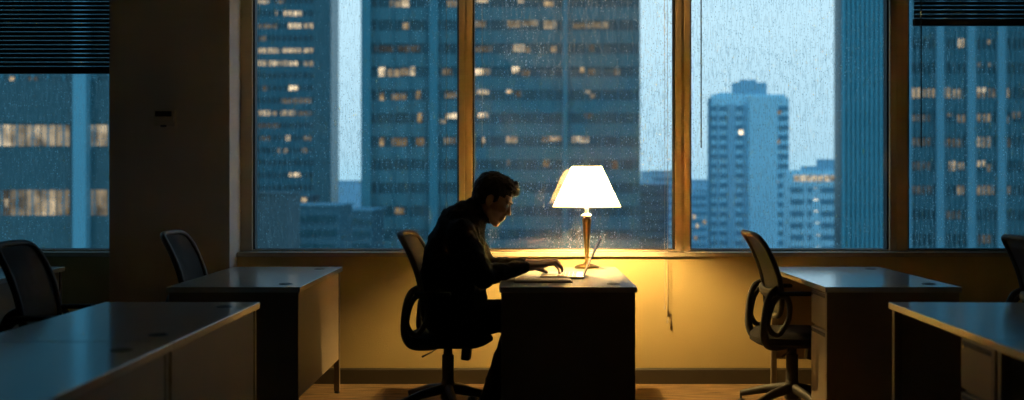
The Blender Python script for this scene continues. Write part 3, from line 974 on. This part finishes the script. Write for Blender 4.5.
def tower(label, px0, px1, D, depth, ytop, pitch, phase, bands=(), lits=(), body='glass', span='spandrel', win=.5, cols=(), col_w=8, ribs=None, rib_d=.75, rib_m='rib', col_m='pale', wh=6, rib_w=.8, group=None, win_m='glass2', ybot=262, name='office_tower'):
    """an office tower at distance D; floors every `pitch` px with `phase` a window-band centre line; all sizes turn into metres here"""
    x0, x1 = wx(px0, D), wx(px1, D); cx = (x0 + x1) / 2
    zt = wz(ytop, D)
    t = thing(name, label, 'building', (cx, D, GZ), 0, group)
    k = D / F
    bm = bmesh.new()
    box(bm, (x0 - cx, 0, 0), (x1 - cx, depth, zt - GZ))
    box(bm, (x0 - cx + 1, 1, zt - GZ), (x1 - cx - 1, depth - 1, zt - GZ + 1.2))
    obj('tower_wall', bm, T[body], t, smooth=False)
    # floor by floor window bands and spandrels
    y = phase
    while y - pitch > ytop + pitch * .6: y -= pitch
    rows = []
    while y < ybot:
        rows.append(y); y += pitch
    for y in rows:
        z = wz(y, D) - GZ; h = pitch * k * win
        bm = bmesh.new(); box(bm, (x0 - cx + .3, -.10, z - h / 2), (x1 - cx - .3, .0, z + h / 2))
        obj('window_band', bm, T[win_m], t, smooth=False)
    bm = bmesh.new()
    for y in rows:
        z = wz(y + pitch / 2, D) - GZ; h = pitch * k * (1 - win)
        box(bm, (x0 - cx, -.35, z - h / 2), (x1 - cx, .02, z + h / 2))
    obj('spandrels', bm, T[span], t, smooth=False)
    if ribs:
        bm = bmesh.new(); x = px0
        while x < px1:
            X = wx(x, D) - cx; w = rib_w * k / 2
            box(bm, (X - w, -rib_d, 0), (X + w, 0, zt - GZ)); x += ribs
        obj('ribs', bm, T[rib_m], t, smooth=False)
    for c in cols:
        c, w = c if hasattr(c, '__len__') else (c, col_w)
        X = wx(c, D) - cx; w = w * k / 2
        bm = bmesh.new(); box(bm, (X - w, -1.1, 0), (X + w, .1, zt - GZ)); obj('column', bm, T[col_m], t, smooth=False)
    for L in lits:
        a, b, y, lev = L[:4]
        hh = L[4] if len(L) > 4 else wh
        warm = L[5] if len(L) > 5 else .4
        bm = bmesh.new()
        z = wz(y, D) - GZ
        w = (b - a) * k; h = hh * k
        box(bm, (-w / 2, -.14, -h / 2), (w / 2, -.02, h / 2))
        o = obj('lit_window', bm, lit(lev, warm), t, smooth=False)
        o.location = (wx((a + b) / 2, D) - cx, -.05, z)
    return t

# tower filling the leftmost window
la = []
for (x0, x1) in ((-18, -4), (-3, 11), (12, 26), (28, 41), (43, 56), (58, 70), (90, 98), (99, 108)):
    la.append((x0, x1, 135.5, {12: .33, 28: .5, -3: .95, 43: .42, 58: .30, 90: .42, 99: .55, -18: .5}[x0], 21, .35))
    la.append((x0, x1, 202.5, {12: .20, 28: .35, -3: .06, 43: .65, 58: .22, 90: .20, 99: .28, -18: .1}[x0], 26, .45))
la += [(6, 10, 203, .5, 8, .4), (11, 15, 79, .8, 4, .7), (58, 62, 102, .9, 4, .6), (30, 38, 81, .13, 8, .4), (17, 24, 104, .10, 14, .8), (30, 38, 106, .08, 10, .8)]
tower('blue office tower in the leftmost window, a pale column and two lit floors', -120, 150, 72, 14, -700, 67, 135.5, lits=la, body='glass2', span='glass2', win=.38, ribs=15.4, rib_w=1.6, rib_d=.22, cols=((86, 13), (-50, 13)), rib_m='rib', win_m='glass2', ybot=340)
# distant tower left of the sky gap
lb = [(258, 269, 3, .8), (276, 284, 3, .25), (276, 278, 14, .6), (284, 302, 14, .95), (288, 301, 26, 1.0), (303, 313, 26, .6), (258, 278, 27, .2), (259, 266, 39, .2),
      (258, 279, 50.5, .7), (282, 301, 50, .85), (303, 313, 50, .75), (258, 268, 63, .7), (269, 279, 63, .75), (281, 287, 63, .8), (288, 299, 64, .8), (303, 313, 64, .4),
      (289, 299, 88, 1.5, 5), (262, 268, 88, .12), (281, 311, 101, .18), (259, 270, 113, .65), (271, 278, 114, .3), (281, 287, 113, .45), (288, 295, 113, .4), (297, 311, 114, .18),
      (258, 280, 126, .08), (286, 290, 138, .8), (303, 311, 139, .25), (260, 270, 139, .10), (277, 280, 151, .35), (284, 288, 151, .3), (302, 307, 151, .25), (289, 300, 174.5, 1.2, 4)]
tower('teal tower left of the bright sky gap, its lit floors in short dashes', 205, 331, 330, 14, -420, 12.45, 13.5, lits=lb, body='glass', span='spandrel', win=.42, ribs=5.2, rib_w=.7, cols=((322, 16),), col_m='glass', wh=5.5)
# big tower behind the middle
lc = [(390, 401, 4, .35), (402, 409, 3, .9, 8), (447, 458, 4, .25), (403, 409, 26, .45, 6, .7), (375, 395, 49, .06), (398, 420, 49, .08),
      (379, 385, 72, 1.1, 9), (388, 400, 73, .35, 7, .6), (401, 409, 72, .5, 7, .6), (410, 415, 71, 1.1, 9), (442, 452, 72, .15),
      (380, 384, 97, .5, 8, .8), (392, 406, 97, .22, 6, .8), (416, 421, 95, .3, 8, .8), (446, 458, 116, 1.1, 5), (418, 422, 118, .4, 10, .9), (440, 446, 122, .25, 5), (445, 457, 95, .2),
      (380, 384, 142, .45, 8, .9), (392, 407, 142, .20, 8, .9), (416, 424, 142, .18, 8, .9), (444, 456, 141, .18), (372, 384, 212, .3, 6, .8), (395, 404, 211, .25, 6, .8),
      (475, 488, 1, .7, 3), (518, 524, 1, .6, 4), (544, 554, 4, .5, 5, .7), (474, 486, 24, .2), (507, 520, 24, .42, 7), (521, 538, 23, .3, 6), (543, 554, 18, .65, 4), (544, 556, 25, .5, 8), (573, 590, 26, .16, 5), (592, 608, 25, .22, 6),
      (472, 492, 49, .12), (513, 525, 48, .55, 7), (526, 530, 50, .2), (551, 556, 49, .4, 6, .9), (590, 594, 48, .1),
      (473, 483, 72, 1.2, 6), (484, 491, 72, .2), (512, 519, 70, 1.2, 6), (521, 530, 73, .15), (580, 584, 70, .5, 5, .7), (588, 595, 72, .12), (614, 620, 72, .15),
      (477, 489, 92, .7, 4), (506, 512, 91, .9, 4), (515, 522, 94, .12), (585, 590, 91, .8, 5), (590, 595, 96, .2, 4),
      (478, 488, 115, 1.1, 5), (584, 592, 116, .1), (482, 485, 140, .6, 6), (506, 517, 139, .4, 7), (542, 549, 139, .25, 6), (550, 562, 138, .35, 6), (572, 589, 139, .8, 7, .3),
      (506, 510, 162, .22, 7), (543, 549, 163, .2, 7, .9), (612, 618, 165, .15, 8, .8)]
tower('broad blue tower behind the seated person and the lamp, scattered lit windows', 362, 640, 182, 42, -420, 23.2, 72, lits=lc, body='glass', span='spandrel2', win=.45, ribs=16, rib_w=.7, cols=((367, 9), (434, 9), (565, 5)), wh=6, col_m='rib')
# pale concrete tower
ld = [(739, 745, 133, 2.6, 6, .3), (774, 778, 183, .8, 5, .5), (777, 781, 112, .35, 5, .6), (776, 780, 141, .3, 5, .6)]
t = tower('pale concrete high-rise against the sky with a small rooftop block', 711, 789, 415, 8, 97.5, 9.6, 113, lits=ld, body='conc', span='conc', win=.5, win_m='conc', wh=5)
def add(t, nm, D, px0, px1, y0, y1, off, dp, m):
    bm = bmesh.new(); cx = t.location.x
    box(bm, (wx(px0, D) - cx, off, wz(y1, D) - GZ), (wx(px1, D) - cx, off + dp, wz(y0, D) - GZ)); return obj(nm, bm, T[m], t, smooth=False)
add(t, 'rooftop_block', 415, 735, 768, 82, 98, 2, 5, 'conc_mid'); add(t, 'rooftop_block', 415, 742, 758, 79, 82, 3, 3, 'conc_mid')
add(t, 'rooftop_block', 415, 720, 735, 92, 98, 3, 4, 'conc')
add(t, 'wall_panel', 415, 748, 776, 97, 300, -2.2, 2.2, 'conc')
yy = 106
while yy < 262:
    add(t, 'window_strip', 415, 711, 746, yy, yy + 4.6, -.5, .55, 'far_glass'); add(t, 'window_strip', 415, 778, 788, yy, yy + 4.6, -.5, .55, 'far_glass'); yy += 9.6
for a, b in ((716.5, 719), (727, 735), (743, 745)):
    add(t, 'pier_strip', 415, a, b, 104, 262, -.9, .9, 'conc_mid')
add(t, 'dark_edge', 415, 708, 711, 98, 262, -.4, .45, 'far_glass')  # darker strip down the left edge of the high-rise
# low white block beside it
le = [(814, 818, 198, 4.0, 4, .3), (814, 818, 209.5, 4.0, 4, .3), (814.5, 819, 221, 4.0, 4, .3), (816, 819.5, 233, 3.5, 4, .3), (815.5, 819, 244.5, 3.5, 4, .3), (814, 817, 187, .5, 3, .5)]
le += [(a, a + 5, 178.5, random.uniform(.35, .85), 6.5, .3) for a in range(794, 842, 6)]
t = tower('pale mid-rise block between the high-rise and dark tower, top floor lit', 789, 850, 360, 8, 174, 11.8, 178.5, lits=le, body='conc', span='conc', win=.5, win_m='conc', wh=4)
add(t, 'rooftop_block', 360, 806, 842, 166, 174, 2, 5, 'conc_mid'); add(t, 'rooftop_block', 360, 822, 840, 159, 166, 3, 4, 'conc_mid')
for q in range(6):
    y = 187.6 + q * 11.8
    for a, b in ((791, 803), (808, 811.5), (821, 834), (836, 846)):
        add(t, 'window_strip', 360, a, b, y, y + 5, -.5, .55, 'far_glass')
# ribbed dark tower
tower('dark ribbed tower rising out of frame beside the right mullion', 842.5, 903, 150, 2, -420, 30, 30, body='glass2', span='glass', win=.5, ribs=4.6, rib_w=2.3, rib_m='rib_pale', win_m='glass2')
# tower in the rightmost window
lg = [(958, 963, 43, .8, 9, .5), (986, 990, 42, .55, 4, .5), (975, 980, 64, .25, 6), (988, 992, 64, .45, 4), (1003, 1006, 67, .6, 9, .6),
      (911, 921, 93, .45, 10, .6), (923, 934, 93, .35, 8, .6), (942, 952, 93, .40, 10, .5), (953, 962, 94, .38, 9, .5), (973, 987, 89, .9, 6, .4), (975, 984, 95, .35, 7, .6), (988, 994, 93, .35, 8, .6), (1004, 1008, 93, .6, 9, .6),
      (912, 930, 118, .12, 6), (946, 952, 115, .35, 3, .4), (956, 964, 119, .35, 8, .7), (975, 982, 118, .35, 8, .7), (983, 991, 118, .30, 8, .7), (1004, 1008, 120, .2, 8),
      (912, 930, 142, .10, 8), (944, 962, 143, .14, 8, .9), (974, 983, 142, .8, 10, .4), (984, 991, 142, .4, 10, .6), (1004, 1010, 143, .15, 8),
      (912, 930, 166, .06, 8), (949, 955, 166, .8, 9, .6), (958, 963, 166, .45, 7, .6), (977, 984, 163, .6, 7, .4), (985, 990, 168, .3, 7, .7),
      (912, 932, 190, .09, 8), (956, 963, 190, .28, 9, .7), (975, 993, 190, .28, 9, .7), (1004, 1012, 190, .12, 8), (978, 992, 239, .12, 8, .9), (944, 960, 215, .07, 8), (1012, 1022, 115, .2, 7)]
tower('teal tower in the rightmost window with pale vertical columns', 905, 1130, 175, 40, -420, 24.4, 93, lits=lg, body='glass', span='spandrel', win=.45, ribs=5, rib_w=.8, cols=((907, 5), (938, 8), (969, 8), (999, 8), (1030, 8), (1061, 8)), wh=7)
# lower blocks and the skyline
def block(label, px0, px1, D, depth, ytop, m, lits=(), pitch=9, strips=True, roof=None):
    t = thing('city_block', label, 'building', (wx((px0 + px1) / 2, D), D, GZ))
    cx = t.location.x; k = D / F
    bm = bmesh.new(); box(bm, (wx(px0, D) - cx, 0, 0), (wx(px1, D) - cx, depth, wz(ytop, D) - GZ))
    obj('block_wall', bm, T[m], t, smooth=False)
    bm = bmesh.new(); box(bm, (wx(px0, D) - cx - .3, -.3, wz(ytop, D) - GZ), (wx(px1, D) - cx + .3, depth + .3, wz(ytop, D) - GZ + .8 * k * 2))
    obj('parapet', bm, T[roof or m], t, smooth=False)
    if strips:
        y = ytop + pitch * .7
        while y < 262:
            add(t, 'window_strip', D, px0 + (px1 - px0) * .07, px1 - (px1 - px0) * .07, y, y + pitch * .42, -.3, .35, 'glass2' if m == 'low' else 'far_glass'); y += pitch
    for a, b, y, lev in lits:
        bm = bmesh.new(); box(bm, (-(b - a) * k / 2, -.4, -2 * k), ((b - a) * k / 2, -.25, 2 * k))
        o = obj('lit_window', bm, lit(lev, .6), t, smooth=False); o.location = (wx((a + b) / 2, D) - cx, -.1, wz(y, D) - GZ)
    return t
block('brownish low block at the bottom left of the main window', 250, 287, 105, 6, 194, 'brown', strips=False, roof='brown')
block('low dark block below the left tower with a pale flat roof', 292, 340, 128, 9, 206, 'low', lits=[(296, 304, 201.5, .0)][:0], pitch=14, roof='roof')
block('low block below the sky gap, pale roof edge', 343, 372, 162, 14, 211, 'low', pitch=12, roof='roof')
block('small block with one lit room left of the sky gap', 289, 310, 210, 10, 197, 'low', lits=[(295, 300, 200, .8), (302, 307, 200, .6)], strips=False)
block('haze-tinted far block filling the foot of the sky gap', 330, 372, 640, 40, 182, 'far', pitch=7, strips=False)
block('haze-tinted block between the broad tower and the second mullion', 652, 684, 420, 40, 172, 'conc_mid', pitch=8)
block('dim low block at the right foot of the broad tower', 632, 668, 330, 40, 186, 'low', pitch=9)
block('haze-tinted low block left of the pale high-rise with small lights', 672, 709, 520, 40, 190, 'conc_mid', lits=[(692, 695, 217, .9), (696, 698, 226, .9), (703, 706, 222, .4), (694, 697, 238, .4)], pitch=8)
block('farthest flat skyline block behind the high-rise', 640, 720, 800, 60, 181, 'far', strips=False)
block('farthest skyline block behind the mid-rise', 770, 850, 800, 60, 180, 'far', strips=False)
